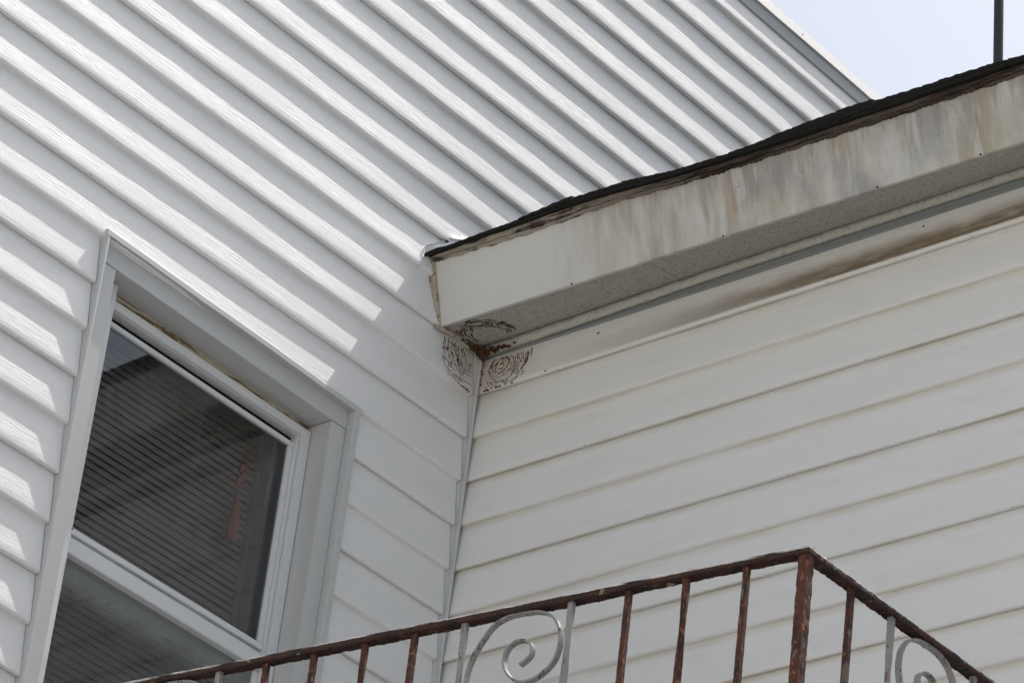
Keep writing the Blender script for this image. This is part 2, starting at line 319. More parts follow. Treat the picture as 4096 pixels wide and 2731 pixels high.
tall = thing('tall_house', (-1.0, 0.3, GZ), 'tall house with white horizontal vinyl siding, metal coping and a storm window', 'house')
WX0, WX1 = -2.6, 2.2
WIN_B = -1.32
for k in range(-13, 16):
    lock = (k % 2 == 0); z0 = zk1(k)
    if k >= 4:
        cut4 = (lambda a: -9 if a < -.146 else .399 + .45 * (a + .146)) if k == 4 else None
        b = board(1, k, WX0, WX1, lock, tall, VINYL1, top=(1.549 if k == 15 else None), cut=cut4, seg=.012 if k == 4 else .035); segs = [(WX0, WX1)]
    elif k == 3:
        def cut3(a): return -9 if a < -.2155 else .341 + .72 * (a + .2155) + .9 * max(0, a + .2155) ** 2
        b = board(1, k, WX0, -.1440, lock, tall, VINYL1, cut=cut3, seg=0.008); segs = []
        board(1, k, -.2165, -.150, lock, tall, VINYL1, top=.326, seg=.008)
    elif k >= -1:
        b = board(1, k, WX0, -.0172, lock, tall, VINYL1); segs = [(WX0, -.05)]
    else:
        b = board(1, k, WX0, -1.0500, lock, tall, VINYL1, seg=.03)
        if lock: weeps(b, 1, k, WX0, -1.06, k)
        b = board(1, k, -.3335, -.0172, lock, tall, VINYL1, seed=3); segs = [(-.32, -.03)]
    if lock:
        for s in segs: weeps(b, 1, k, s[0], s[1], k + 50)
# plain boards under the view
V = []; F = []
for k in range(-52, -13):
    z0 = zk1(k); z1 = zk1(k + 1); base = len(V)
    V += [(WX0, .011, z0), (WX1 * 0 - .018, .011, z0), (-.018, 0, z0 + .001), (WX0, 0, z0 + .001), (-.018, D, z1), (WX0, D, z1)]
    F += [(base, base + 1, base + 2, base + 3), (base + 3, base + 2, base + 4, base + 5)]
obj('lower_siding', V, F, VINYL1, tall, out=(0, -1, 0))
# wall core around the window opening, and the room behind it
def core(name, *a): box(name, *a, ROOM, tall, bevel=0)
core('wall_core', WX0, -1.042, .016, .11, GZ, 1.54)
core('wall_core', -.342, WX1, .0165, .11, GZ, 1.54)
core('wall_core', -1.042, -.342, .0316, .1102, -.099, 1.541)
core('wall_core', -1.042, -.342, .0164, .1104, GZ, WIN_B + .03)
V, F = boxvf(-1.9, .4, .1106, 1.9, -2.1, .5)
F = [f for i, f in enumerate(F) if i != 2]
obj('room_lining', V, F, ROOM, tall)
V, F = boxvf(WX0, WX1, 2.0, 2.1, GZ, 1.54); obj('rear_wall', V, F, ROOM, tall)
V, F = boxvf(WX0, WX1, .03, 2.1, 1.5405, 1.56); obj('flat_roof', V, F, SHINGLE, tall)
V, F = boxvf(WX0, WX0 + .05, .112, 1.99, GZ, 1.538); obj('side_wall', V, F, ROOM, tall)
V, F = boxvf(WX1 - .05, WX1, .112, 1.99, GZ, 1.538); obj('side_wall', V, F, ROOM, tall)
# coping along the top
prof = [(.020, 1.5785), (-.0030, 1.5790), (-.0046, 1.5805), (-.0008, 1.6110), (.0008, 1.6125), (.12, 1.619), (.12, 1.57), (.02, 1.570)]
prof2 = [(.020, 1.5430), (.0080, 1.5440), (.0036, 1.5470), (.0022, 1.5480), (.0006, 1.5786), (.020, 1.5784)]
rings = []; wc = Wob(77, (1.2, .5, .3))
for i in range(61):
    a = WX0 + (WX1 - WX0) * i / 60
    rings.append([(a, y + .0008 * wc(a + z), z + .0010 * wc(a)) for y, z in prof])
V, F = sweep(rings); cop = obj('coping', V, F, COPING, tall)
obj('coping_skirt', *sweep([[(a_, y, z + .0010 * wc(a_)) for y, z in prof2] for a_ in [WX0 + (WX1 - WX0) * i / 60 for i in range(61)]]), SKIRT, cop)
for a in (.95, .55): obj('rivet', *sweep([[(a + r * math.cos(q), -.0030 - h, 1.596 + r * math.sin(q)) for q in [i * math.pi / 4 for i in range(8)]] for r, h in ((.0022, 0), (.0016, .0012))]), ZINC, cop)

# ------------------------------------------------------------------ storm window
def ring_frame(name, x0, x1, z0, z1, wx, wz, y0, y1, mat, parent):
    """mitred rectangular frame as one mesh"""
    V = []
    for y in (y0, y1):
        V += [(x0,y,z0),(x1,y,z0),(x1,y,z1),(x0,y,z1),(x0+wx,y,z0+wz),(x1-wx,y,z0+wz),(x1-wx,y,z1-wz),(x0+wx,y,z1-wz)]
    F = []
    for i in range(4):
        j = (i + 1) % 4
        F += [(i, j, j + 4, i + 4), (i + 8, i + 12, j + 12, j + 8), (i, i + 8, j + 8, j), (i + 4, j + 4, j + 12, i + 12)]
    return obj(name, V, F, mat, parent, bevel=.0009)
win = ring_frame('window', -.990, -.4040, -1.300, -.1830, .0225, .0180, .046, .078, FRAME, tall)
win['label'] = 'double hung storm window with white metal frame and deep casing'
ring_frame('track_frame', -.9665, -.4275, -1.2825, -.2006, .0035, .0020, .052, .076, FRAME, win)
def p(name, *a, mat=TRIM, bevel=.0010): return box(name, *a, mat, win, bevel)
# casing wrapped in aluminium
V = [(-1.0545,-.0040,-.1603),(-.3595,-.0040,-.1680),(-.3595,-.0040,-.108),(-1.0545,-.0040,-.108),(-1.0545,.058,-.1603),(-.3595,.058,-.1680),(-.3595,.058,-.108),(-1.0545,.058,-.108)]
obj('head_casing', V, [(0,1,2,3),(7,6,5,4),(0,4,5,1),(1,5,6,2),(2,6,7,3),(3,7,4,0)], TRIM, win, bevel=.0008)
p('side_casing', -1.0545, -1.0100, -.0030, .058, WIN_B, -.1618)
p('side_casing', -.4025, -.3600, -.0035, .058, WIN_B, -.1690)
p('sill', -1.06, -.335, -.045, .078, WIN_B - .035, WIN_B - .0005)
p('blind_stop', -1.0099, -.9700, .030, .090, WIN_B, -.1640, mat=FRAME)
p('wood_stop', -1.0095, -.4030, .0575, .092, -.1828, -.1560, mat=STOP, bevel=.0015)
# J channels beside the casing
def jch(name, prof, z0, z1):
    n = 24; rings = []; wj = Wob(hash(name) % 7 + int(prof[0][0] * 100), (.8, .4, .2))
    for i in range(n + 1):
        z = z0 + (z1 - z0) * i / n; rings.append([(x + .0004 * wj(z), y + .0003 * wj(z + 3), z) for x, y in prof])
    V, F = sweep(rings); return obj(name, V, F, TRIM, win, bevel=0)
jch('j_channel', [(-1.0490,.0160),(-1.0490,-.0020),(-1.0478,-.0056),(-1.0460,-.0066),(-1.0415,-.0064),(-1.0402,-.0050),(-1.0402,.0300),(-1.0450,.0300),(-1.0450,.0160)], WIN_B, -.1010)
jch('j_channel', [(-.3452,.0300),(-.3452,-.0050),(-.3440,-.0066),(-.3300,-.0062),(-.3285,-.0048),(-.3285,.0008),(-.3310,.0012),(-.3310,.0160),(-.3400,.0160),(-.3400,.0300)], WIN_B, -.1080)
# bent drip cap over the head
prof = [(.0150,-.0915),(-.0045,-.0930),(-.0062,-.0936),(-.0070,-.0948),(-.0072,-.1055),(-.0064,-.1062),(-.0050,-.1052),(.0160,-.1040),(.0160,-.0990)]
rings = []; wd = Wob(5, (.5, .25, .1))
for i in range(41):
    a = -1.0490 + (-.3275 + 1.0490) * i / 40; dz = -.0130 * i / 40
    rings.append([(a, y + .0005 * wd(a) * (1 if y < -.004 else .2), z + dz + .0006 * wd(a + 1)) for y, z in prof])
V, F = sweep(rings); obj('drip_cap', V, F, TRIM, win)
# sashes
p('sash_rail', -.9630, -.4310, .0600, .0720, -.2275, -.2175, mat=FRAME)
p('gap_shade_strip', -.9630, -.4310, .0720, .0750, -.2180, -.2026, mat=DARK, bevel=0)  # dark strip standing in for the shade in the gap above the sash
p('sash_stile', -.4430, -.4312, .0605, .0715, -.6560, -.2278, mat=FRAME, bevel=.0012)
p('sash_stile', -.9628, -.9520, .0605, .0715, -.6560, -.2278, mat=FRAME, bevel=.0012)
p('sash_rail', -.9630, -.4310, .0590, .0715, -.6690, -.6565, mat=FRAME)
p('meeting_rail', -.9800, -.4310, .0470, .0700, -.7160, -.6840, mat=FRAME, bevel=.0014)
p('sash_stile', -.4430, -.4312, .0585, .0695, -1.2800, -.7165, mat=FRAME, bevel=.0012)
p('rail_glass', -.9625, -.4315, .0645, .0660, -.6838, -.6692, mat=GRIME, bevel=0)
def pane(name, x0, x1, y, z0, z1, mat): return obj(name, [(x0,y,z0),(x1,y,z0),(x1,y,z1),(x0,y,z1)], [(0,1,2,3)], mat, win, out=(0,-1,0))
pane('pane', -.9525, -.4425, .0660, -.6567, -.2272, GLASS); pane('pane', -.9640, -.4425, .0640, -1.2805, -.7158, GLASS2)
# the older sash frame seen through the panes
p('inner_jamb', -.4350, -.3900, .1115, .1750, -1.28, -.16, mat=INNER, bevel=.0015); p('inner_jamb', -.4420, -.4352, .1350, .1500, -1.28, -.16, mat=INNER, bevel=.0012)
p('inner_head', -1.0, -.39, .1120, .1700, -.16, -.12, mat=INNER)
obj('screw', *sweep([[( -.9960 + r * math.cos(q), -.0, -.70 + r * math.sin(q)) for q in [i * math.pi / 4 for i in range(8)]] for r in (.002, .0012)]), DARK, win)

# the casing and everything inside it sits behind the lips of the J channels
SHIFT = Vector((.0141, .0155, .0111)) * U
for o in list(win.children) + [win]:
    if o.name.split('.')[0] not in ('j_channel', 'drip_cap'): o.data.transform(Matrix.Translation(SHIFT))

# ------------------------------------------------------------------ venetian blind and tassel inside
blind = thing('venetian_blind', (-.70, .150, -.15), 'pale slatted venetian blind hanging behind the storm window glass', 'blind')
sl = bpy.data.meshes.new('slat'); V = []; nn = 24
for i in range(nn + 1):
    x = -.290 + .58 * i / nn
    for q in range(6):
        u = -.0092 + .0184 * q / 5; V.append((x, u, .0016 * (1 - (u / .0092) ** 2)))
F = [(i*6+q, i*6+q+1, i*6+q+7, i*6+q+6) for i in range(nn) for q in range(5)]
sl.from_pydata([(v[0]*U, v[1]*U, v[2]*U) for v in V], [], F); sl.materials.append(SLAT); sl.polygons.foreach_set('use_smooth', [True]*len(sl.polygons))
zz = -.178; i = 0; rr = random.Random(4)
while zz > -1.24:
    tilt = math.radians(68 + rr.uniform(-2.5, 2.5)); 
    if i in (19, 33): tilt = math.radians(76)
    inst('slat', sl, (-.715 + rr.uniform(-.0015, .0015), .165, zz), blind, (tilt, math.radians(rr.uniform(-.25, .25)), 0)); zz -= .0157; i += 1
for x in (-.90, -.56):
    obj('ladder_cord', *sweep([[(x - .0006, .1535, z), (x + .0006, .1535, z), (x + .0006, .1545, z), (x - .0006, .1545, z)] for z in (-.165, -1.24)]), SLAT, blind)
box('headrail', -1.005, -.425, .153, .180, -.170, -.150, SLAT, blind)
tas = thing('tassel', (-.492, .135, -.44), 'pink knotted tassel hanging in front of the blind slats', 'tassel')
def tube(pts, r, n=8):
    rings = []
    for i, q in enumerate(pts):
        q = Vector(q); d = (Vector(pts[min(i + 1, len(pts) - 1)]) - Vector(pts[max(i - 1, 0)])).normalized()
        a = d.orthogonal().normalized() if abs(d.y) > .9 else d.cross(Vector((0, 1, 0))).normalized(); b = d.cross(a)
        rad = r[i] if isinstance(r, (list, tuple)) else r
        rings.append([tuple(q + a * rad * math.cos(2*math.pi*j/n) + b * rad * math.sin(2*math.pi*j/n)) for j in range(n)])
    return sweep(rings)
TX, TY = -.494, .126
TZ = -.315
obj('loop', *tube([(TX, TY, -.18), (TX + .001, TY, -.24), (TX, TY, TZ + .035)], .0007, 5), PINK, tas)
obj('knot', *tube([(TX, TY, TZ + .042), (TX + .004, TY, TZ + .036), (TX + .001, TY, TZ + .028), (TX - .003, TY, TZ + .022), (TX, TY, TZ + .012)], [.002, .006, .008, .006, .002], 10), PINK, tas, smooth=True)
obj('medallion', *sweep([[(TX + (1.15 * r) * math.cos(q), TY - .002 + y, TZ - .006 + r * math.sin(q)) for q in [i * math.pi / 10 for i in range(20)]] for r, y in ((.009, .004), (.012, .002), (.012, -.001), (.005, -.003))]), PINK, tas, smooth=True)
obj('bead', *tube([(TX, TY - .007, TZ - .006), (TX, TY - .004, TZ - .006), (TX, TY, TZ - .006)], [.002, .0045, .005], 10), BEAD, tas, smooth=True)
rings = []
for i in range(13):
    f = i / 12; z = TZ - .026 - .105 * f; r0 = (.0042 + .0105 * f ** .7)
    rings.append([(TX + .002 * f + (r0 + .0006 * math.sin(7 * q + 3 * f)) * math.cos(q), TY + .7 * r0 * math.sin(q), z + (.002 * math.sin(5 * q) if i == 12 else 0)) for q in [2 * math.pi * j / 28 for j in range(28)]])
obj('fringe', *sweep(rings), PINK, tas, smooth=True)

# ------------------------------------------------------------------ low wing
wing = thing('low_wing', (1.0, -1.2, GZ), 'low wing with greyed siding, stained eave fascia and black shingle roof', 'house wing')
WY0 = -3.4
for k in range(-13, 2):
    lock = (k % 2 != 0)
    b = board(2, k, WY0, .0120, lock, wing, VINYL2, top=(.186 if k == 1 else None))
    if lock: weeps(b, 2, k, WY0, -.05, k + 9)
V = []; F = []
for k in range(-51, -13):
    z0 = zk2(k); z1 = zk2(k + 1); base = len(V)
    V += [(.011, WY0, z0), (.011, -.012, z0), (0, -.012, z0 + .001), (0, WY0, z0 + .001), (D, -.012, z1), (D, WY0, z1)]
    F += [(base, base + 1, base + 2, base + 3), (base + 3, base + 2, base + 4, base + 5)]
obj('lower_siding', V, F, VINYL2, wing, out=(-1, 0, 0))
box('wall_core', .0165, 4.2, WY0 + .01, -.004, GZ, .178, ROOM, wing, bevel=0)
# inside corner post
prof = [(-.0165,.0090),(-.0150,.0072),(-.0142,.0058),(-.0098,.0026),(-.0092,.0042),(-.0086,.0018),(-.0044,-.0026),(-.0037,-.0032),(-.0028,-.0026),(-.0028,.0100),(-.0165,.0105)]
rings = []; wp = Wob(9, (1.0, .5, .25))
for i in range(61):
    z = -3.2 + (.1945 + 3.2) * i / 60; rings.append([(x + .0006 * wp(z), y + .0006 * wp(z + 5), z) for x, y in prof])
obj('corner_post', *sweep(rings), TRIM, wing)

SL = -0.0182
UP = (-.33, 0, .944)
def fz(y): return .1916 + SL * (-y) 
def fpt(y, h, o=0.0):         # point on the leaning fascia: h up the face, o outwards
    return (-.137 - .33 * h - .944 * o, y, fz(y) + .944 * h - .33 * o)
ys = [0.012 - i * .02 for i in range(int(3.3 / .02))]
wf = Wob(21, (1.4, .6, .3)); rings = []
for y in ys:
    o = .0012 * wf(y)
    rings.append([fpt(y, .001, -.014), fpt(y, -.0015, -.013), fpt(y, -.0025, o + .001), fpt(y, .0, o + .0022), fpt(y, .006, o + .0014), fpt(y, .05, o + .0006 * wf(y * 2)), fpt(y, .10, o), fpt(y, .152, o - .001), fpt(y, .152, -.014)])
fas = obj('fascia', *sweep(rings), FASCIA, wing); fas['label'] = 'white metal fascia streaked with tan and grey water stains'
def disc(name, c, nrm, r, mat, parent, dome=.0012):
    nrm = Vector(nrm).normalized(); a = nrm.orthogonal().normalized(); b = nrm.cross(a); c = Vector(c)
    R = [[tuple(c + nrm * h + a * rr * math.cos(q) + b * rr * math.sin(q)) for q in [2*math.pi*i/12 for i in range(12)]] for rr, h in ((r, -.001), (r, .0003), (r * .7, dome), (r * .2, dome * 1.1))]
    return obj(name, *sweep(R), mat, parent, smooth=True)
disc('screw', fpt(-.7668, .0905, .0012), (-.944, 0, -.33), .0046, ZINC, fas)
for y, h in ((-.345, .0), (-.72, .0), (-1.08, 0), (-1.31, 0)): disc('nail', fpt(y, -.001, .003), (-.7, 0, -.7), .0019, DARK, fas)
# soffit: two boards with a seam
def zs(y): return .1965 + .010 * min(1.0, -y / .6) if y < 0 else .1965
def soff(name, ya, yb):
    rings = []; n = max(2, int((ya - yb) / .05))
    for i in range(n + 1):
        y = ya + (yb - ya) * i / n; x0, x1 = -.1365, .010
        zz_ = lambda x: fz(y) + .003 + (zs(y) - fz(y) - .003) * (x + .1365) / .1465
        rings.append([(x0, y, fz(y) + .0030), (-.055, y, zz_(-.055)), (-.034, y, zz_(-.034) + .0012), (-.022, y, zz_(-.022) + .0042), (-.0135, y, zz_(-.0135) + .0095), (x1, y, zs(y) + .017), (x1, y, zs(y) + .024), (x0, y, fz(y) + .015)])
    return obj(name, *sweep(rings), SOFFIT, wing)
soff('soffit_panel', .0045, -.5250); soff('soffit_panel', -.5266, -1.78); soff('soffit_panel', -1.7816, -3.25)
# caulk bead and grey frieze under the soffit
ys2 = [-.010 - i * .008 for i in range(290)]; rings = []
c1 = Wob(41, (.08, .033, .017), (.6, .7, .8)); c2 = Wob(42, (.09, .04, .018), (.6, .7, .8))
for y in ys2:
    z = zs(y); a = .0013 * c1(y); b = .0013 * c2(y)
    rings.append([(-.0105 + a, y, z + .012), (-.0100 + a, y, z - .0020 + b), (-.0070 + a, y, z - .0066 + b), (-.0020, y, z - .0085 + b * .6), (.004, y, z - .008), (.004, y, z + .012)])
obj('caulk_bead', *sweep(rings), CAULK, wing, smooth=True)
rings = []
def fb(y): return .1865 - .0055 * min(1.0, max(0.0, -y / .65))
for i in range(80):
    y = -.012 - i * .04; w_ = .0006 * wf(y * 3)
    rings.append([(.0062 + w_, y, fb(y)), (.0055 + w_, y, fb(y) + .005), (.0066 + w_, y, fb(y) + .009), (.0060, y, zs(y) + .003), (.0140, y, zs(y) + .003), (.0140, y, fb(y))])
obj('frieze_trim', *sweep(rings), FRIEZE, wing)
for y, z in ((-.301, .161), (-1.085, .164)):
    disc('nail', (D * (z - E0) / E0 + .0006, y, z), (-1, 0, 0), .0032, NEST, wing)
# sealant where the fascia dies into the tall wall
rings = []; cs = Wob(51, (.06, .03, .015))
for i in range(37):
    h = -.004 + .150 * i / 36; f = i / 36; bul = .006 * math.sin(math.pi * f) ** 1.0
    x, y, z = fpt(0, h); x -= .002 + .0010 * cs(h)
    yw = D * (((z - zk1(1)) / E0) % 1.0)
    rings.append([(x - .0035 - bul * .7, yw - .0012, z), (x - .0012 - bul * .45, -.0030 + .0005 * cs(h + 1), z), (x + .0012, -.0038, z), (x + .0042, -.0025, z), (x + .0040, .012, z), (x - .0040, .014, z)])
obj('sealant_bead', *sweep(rings), SEAL, wing, smooth=True)
obj('sealant_blob', *tube([(-.150, .002, .186), (-.128, -.001, .1865), (-.100, -.002, .190), (-.075, .000, .1935), (-.045, .001, .196)], [.0035, .0048, .0045, .0042, .0035], 9), SEAL, wing, smooth=True)

# roof edge: rotten wood strip, then ragged shingles
rw = random.Random(8)
hw = [(0.02, .134), (-.10, .1315), (-.24, .1285), (-.37, .1310), (-.50, .1330), (-.62, .1262), (-.74, .1238), (-.86, .1234), (-1.09, .1220), (-1.42, .1212), (-3.6, .1205)]
hs = [(0.02, .1455), (-.11, .1455), (-.24, .1470), (-.37, .1500), (-.50, .1465), (-.62, .1405), (-.80, .1376), (-.98, .1358), (-1.43, .1370), (-3.6, .137)]
ht = [(0.02, .1480), (-.06, .1490), (-.12, .1530), (-.18, .1565), (-.24, .1580), (-.375, .1668), (-.50, .1650), (-.62, .1535), (-.80, .1520), (-.98, .1608), (-1.08, .1608), (-1.21, .1575), (-1.35, .1560), (-1.43, .1515), (-3.6, .152)]
def lin(tab, y):
    for (a, b), (c_, d) in zip(tab, tab[1:]):
        if c_ <= y <= a: return b + (d - b) * (y - a) / (c_ - a)
    return tab[-1][1]
ragged = Wob(61, (.09, .037, .014), (.5, .6, .6)); rag2 = Wob(62, (.07, .03, .011), (.5, .6, .6)); rag3 = Wob(63, (.15, .06, .02), (.5, .5, .5))
rings = []
for i in range(560):
    y = .006 - i * .006; hb = lin(hw, y) + .0016 * ragged(y); hm = lin(hs, y) + .002
    mid = hb + (hm - hb) * .45
    chip = .003 if math.sin(y * 61) + math.sin(y * 23 + 1) > 1.1 else 0
    rings.append([fpt(y, hb, -.010), fpt(y, hb, .0020 + .0012 * rag2(y)), fpt(y, hb + .003, .0050 + .0012 * rag2(y)), fpt(y, mid - .001, .0046 - chip), fpt(y, mid, .0022), fpt(y, mid + .0012, .0070 + .0014 * ragged(y + 2) - chip), fpt(y, hm, .0080 + .0012 * rag3(y)), fpt(y, hm, -.010)])
obj('roof_edge_board', *sweep(rings), WOOD, wing)
# roof deck rising from the eave
TH = math.radians(19.3); ca, sa = math.cos(TH), math.sin(TH)
def rpt(y, s, o):             # s up the slope from the fascia top line, o off the deck
    x, yy, z = fpt(y, lin(hs, y) + .003); return (x + ca * s - sa * o, y, z + sa * s + ca * o)
rings = []
for y in [.004 - i * .1 for i in range(34)]:
    rings.append([rpt(y, -.004, 0), rpt(y, 2.6, 0), rpt(y, 2.6, -.02), rpt(y, -.004, -.005)])
roof = obj('roof', *sweep(rings), SHINGLE, wing)
y = .0025; row = 0; i = 0
while y > -3.1:                # bottom (starter) layer, then the first course over it, each shingle its own piece
    wd_ = rw.uniform(.15, .26); yb = max(y - wd_, -3.2); n = max(3, int((y - yb) / .006)); rings = []
    ov = .0215 + rw.uniform(-.003, .003); lift = rw.uniform(0, .0006)
    for q in range(n + 1):
        yy = y + (yb + .0012 - y) * q / n; t0 = .0008 + lift - .0035 * max(0, 1 + yy / .12); t1 = t0 + .0046 - .0015 * max(0, 1 + yy / .12)
        e = ov + .0010 * rag2(yy * 1.3 + i)
        rings.append([rpt(yy, -e, t0 - .001), rpt(yy, -e - .0006, t0 + .002), rpt(yy, -e + .0010, t1 + .0004 * ragged(yy * 2)), rpt(yy, .11, t1 - .001), rpt(yy, .11, t0)])
    obj('shingle', *sweep(rings), SHINGLE, roof); y = yb; i += 1
y = -.085; i = 0
while y > -3.1:
    wd_ = rw.uniform(.07, .17); yb = max(y - wd_, -3.2); n = max(3, int((y - yb) / .006)); rings = []
    ov = .0180 + rw.uniform(-.004, .004); ex = rw.uniform(-.0012, .0018); slo = rw.uniform(-.0015, .0015)
    for q in range(n + 1):
        f = q / n; yy = y + (yb + .0008 - y) * f
        thick = max(.0012 if yy > -.13 else .0035, lin(ht, yy) - lin(hs, yy) - .0075 + ex + slo * (f - .5)); t0 = .0062; t1 = t0 + thick
        e = ov + .0012 * ragged(yy * 1.7 + i)
        rings.append([rpt(yy, -e, t0), rpt(yy, -e - .0008, t0 + thick * .5), rpt(yy, -e + .0012, t1 + .0006 * rag2(yy * 3 + i)), rpt(yy, .10, t1 - .002), rpt(yy, .10, t0)])
    obj('shingle', *sweep(rings), SHINGLE, roof); y = yb; i += 1
# curled shingle end and bent flashing in the angle with the tall wall
def sheet(name, P, mat, parent, th=.0012, nrm=(0, -1, 0)):
    n = len(P); m_ = len(P[0]); V = [q for r in P for q in r]; N = Vector(nrm) * th
    V2 = [tuple(Vector(q) - N) for q in V]; F = []
    for i in range(n - 1):
        for j in range(m_ - 1):
            a = i * m_ + j; F.append((a, a + 1, a + m_ + 1, a + m_)); F.append((a + n*m_, a + n*m_ + m_, a + n*m_ + m_ + 1, a + n*m_ + 1))
    loop = list(range(m_)) + [i * m_ + m_ - 1 for i in range(1, n)] + [(n-1)*m_ + j for j in range(m_ - 2, -1, -1)] + [i * m_ for i in range(n - 2, 0, -1)]
    for a, b in zip(loop, loop[1:] + loop[:1]): F.append((b, a, a + n*m_, b + n*m_))
    return obj(name, V + V2, F, mat, parent, smooth=False)
P = []
for i in range(13):
    f = i / 12; x = -.2150 + .22 * f; z0 = .322 + .344 * .22 * f
    zc = (.341 + .72 * (x + .2155) if x < -.146 else .399 + .45 * (x + .146)) + .004
    P.append([(x, .0085, z0 - .004), (x, .0066, z0 + (zc - z0) * .35), (x, .0060, z0 + (zc - z0) * .7), (x, .0075, zc)])
sheet('wall_flashing', P, FLASH, wing)
P = [[(-.1905, -.0200, .3335), (-.1820, -.0090, .3460), (-.1735, .0030, .3590)], [(-.1740, -.0200, .3420), (-.1600, -.0090, .3590), (-.1500, .0030, .3740)], [(-.1560, -.0180, .3520), (-.1330, -.0080, .3760), (-.1180, .0030, .3945)], [(-.1250, -.0120, .3780), (-.1080, -.0050, .3930), (-.0960, .0030, .4080)]]
sheet('step_flashing', P, FLASH, wing, nrm=(-.2, -.6, .7))
P = []
for i in range(9):
    f = i / 8; x = -.2055 + .055 * f
    P.append([(x, .004, .3300 + .018 * f + .004 * math.sin(3 * f)), (x + .002, -.012, .3335 + .020 * f), (x + .003, -.026, .3350 + .016 * f), (x + .004, -.046, .3330 + .016 * f)])
sheet('curled_shingle', P, SHINGLE, wing, th=.003, nrm=(0, 0, 1))
obj('wire_end', *tube([(-.070, -.012, .4130), (-.0845, -.012, .4225), (-.103, -.012, .4300), (-.1145, -.012, .4350)], [.0010, .0010, .0007, .0003], 6), ZINC, wing)

# ------------------------------------------------------------------ mast on the roof
mx, my = 2.0, .1676
def rz(x): return .335 + (x + .185) * math.tan(TH)
mx, my = 1.30, -.325
mast = thing('antenna_mast', (mx, my, rz(mx)), 'thin dark grey metal mast standing on the shingle roof', 'mast')
LEAN = Vector((-.63, .77, 0)) * .036
def mp(z, o=0): q = Vector((mx, my, 0)) + LEAN * (z - 1.6); return (q.x, q.y, z)
zb_ = rz(mx)
obj('pole', *tube([mp(zb_ - .005), mp(1.9), mp(2.5)], .0118, 20), MAST, mast, smooth=True)
obj('cap', *tube([mp(2.5), mp(2.512), mp(2.52)], [.0140, .0140, .004], 20), MAST, mast, smooth=True)
obj('base_flange', *tube([mp(zb_ - .02), mp(zb_ + .03), mp(zb_ + .045)], [.05, .045, .013], 20), ZINC, mast, smooth=True)

# ------------------------------------------------------------------ nest remains under the eave corner
nest = thing('nest_remains', (-.02, -.02, .15), 'brown flaky rings of old insect nest stuck under the eave corner', 'nest')
rn = random.Random(17)
def flakes(name, cx, cz, radii, ok, to3d, dens, size=1.0, span=(0, 6.283)):
    V = []; F = []; wr = Wob(rn.randint(0, 999), (3.1, 1.6, .8), (.5, .35, .25))
    for r in radii:
        wm = Wob(rn.randint(0, 999), (2.2, 1.0, .45), (.5, .5, .4)); a = span[0] + rn.uniform(0, .5); thick = rn.uniform(.6, 1.5); r += rn.gauss(0, .0010)
        while a < span[1]:
            ln = rn.uniform(.003, .016) * size; w_ = rn.uniform(.00025, .00080) * size * thick
            if rn.random() < .16: w_ *= rn.uniform(1.6, 3.0); ln *= .7
            rr = r * (1 + .07 * wr(a)) + rn.gauss(0, .0006)
            if rn.random() < dens and wm(a) > -.5:
                m_ = max(3, int(ln / .0011)); top_ = []; bot_ = []; skew = rn.gauss(0, .18)
                for j in range(m_ + 1):
                    f = j / m_; aa = a + ln * f / max(r, .004); env = math.sin(math.pi * min(.96, max(.04, f))) ** .6
                    spur = rn.uniform(1.8, 3.4) if rn.random() < .16 else 1.0
                    jit = rn.gauss(0, .0004) + skew * ln * (f - .5)
                    wt = w_ * env * rn.uniform(.35, 1.3) * spur; wb = w_ * env * rn.uniform(.35, 1.3)
                    top_.append((cx + (rr + jit + wt) * math.cos(aa), cz + (rr + jit + wt) * math.sin(aa))); bot_.append((cx + (rr + jit - wb) * math.cos(aa), cz + (rr + jit - wb) * math.sin(aa)))
                if ok(*top_[0]) and ok(*top_[-1]):
                    b = len(V); k_ = m_ + 1; lf = rn.uniform(.0004, .0012)
                    lt = [lf + rn.uniform(0, .0012) for _ in top_]
                    V += [to3d(q[0], q[1], l_) for q, l_ in zip(top_, lt)] + [to3d(q[0], q[1], lf) for q in bot_] + [to3d(q[0], q[1], -.0008) for q in top_] + [to3d(q[0], q[1], -.0008) for q in bot_]
                    for j in range(m_):
                        F += [(b+j, b+j+1, b+k_+j+1, b+k_+j), (b+j, b+2*k_+j, b+2*k_+j+1, b+j+1), (b+k_+j, b+k_+j+1, b+3*k_+j+1, b+3*k_+j)]
            a += (ln + rn.uniform(0, .0022)) / max(r, .004)
    o = obj(name, V, F, NEST, nest); o['kind'] = 'stuff'; return o
d1f = lambda x, z: D * (z - zk1(1) - .004) / E0
d2f = lambda y, z: D * (z - zk2(1) - .004) / E0
flakes('ring_flakes', -.052, .158, [.005 + i * .0050 for i in range(17)], lambda y, z: -.150 < y < -.016 and .106 < z < .182 and (y + .052) ** 2 + (z - .158) ** 2 < .078 ** 2,
       lambda y, z, l: (d2f(y, z) - l, y, z), .93)
flakes('ring_flakes', -.030, .176, [.018 + i * .0054 for i in range(15)], lambda x, z: -.116 < x < -.022 and .094 < z < .187, lambda x, z, l: (x, d1f(x, z) - l, z), .85)
flakes('ring_flakes', -.056, -.060, [.036 + i * .0055 for i in range(6)], lambda x, y: -.128 < x < -.040 and -.135 < y < -.006, lambda x, y, l: (x, y, fz(y) + .003 + (zs(y) - fz(y) - .003) * (x + .1365) / .1465 - l), .92, 1.6)
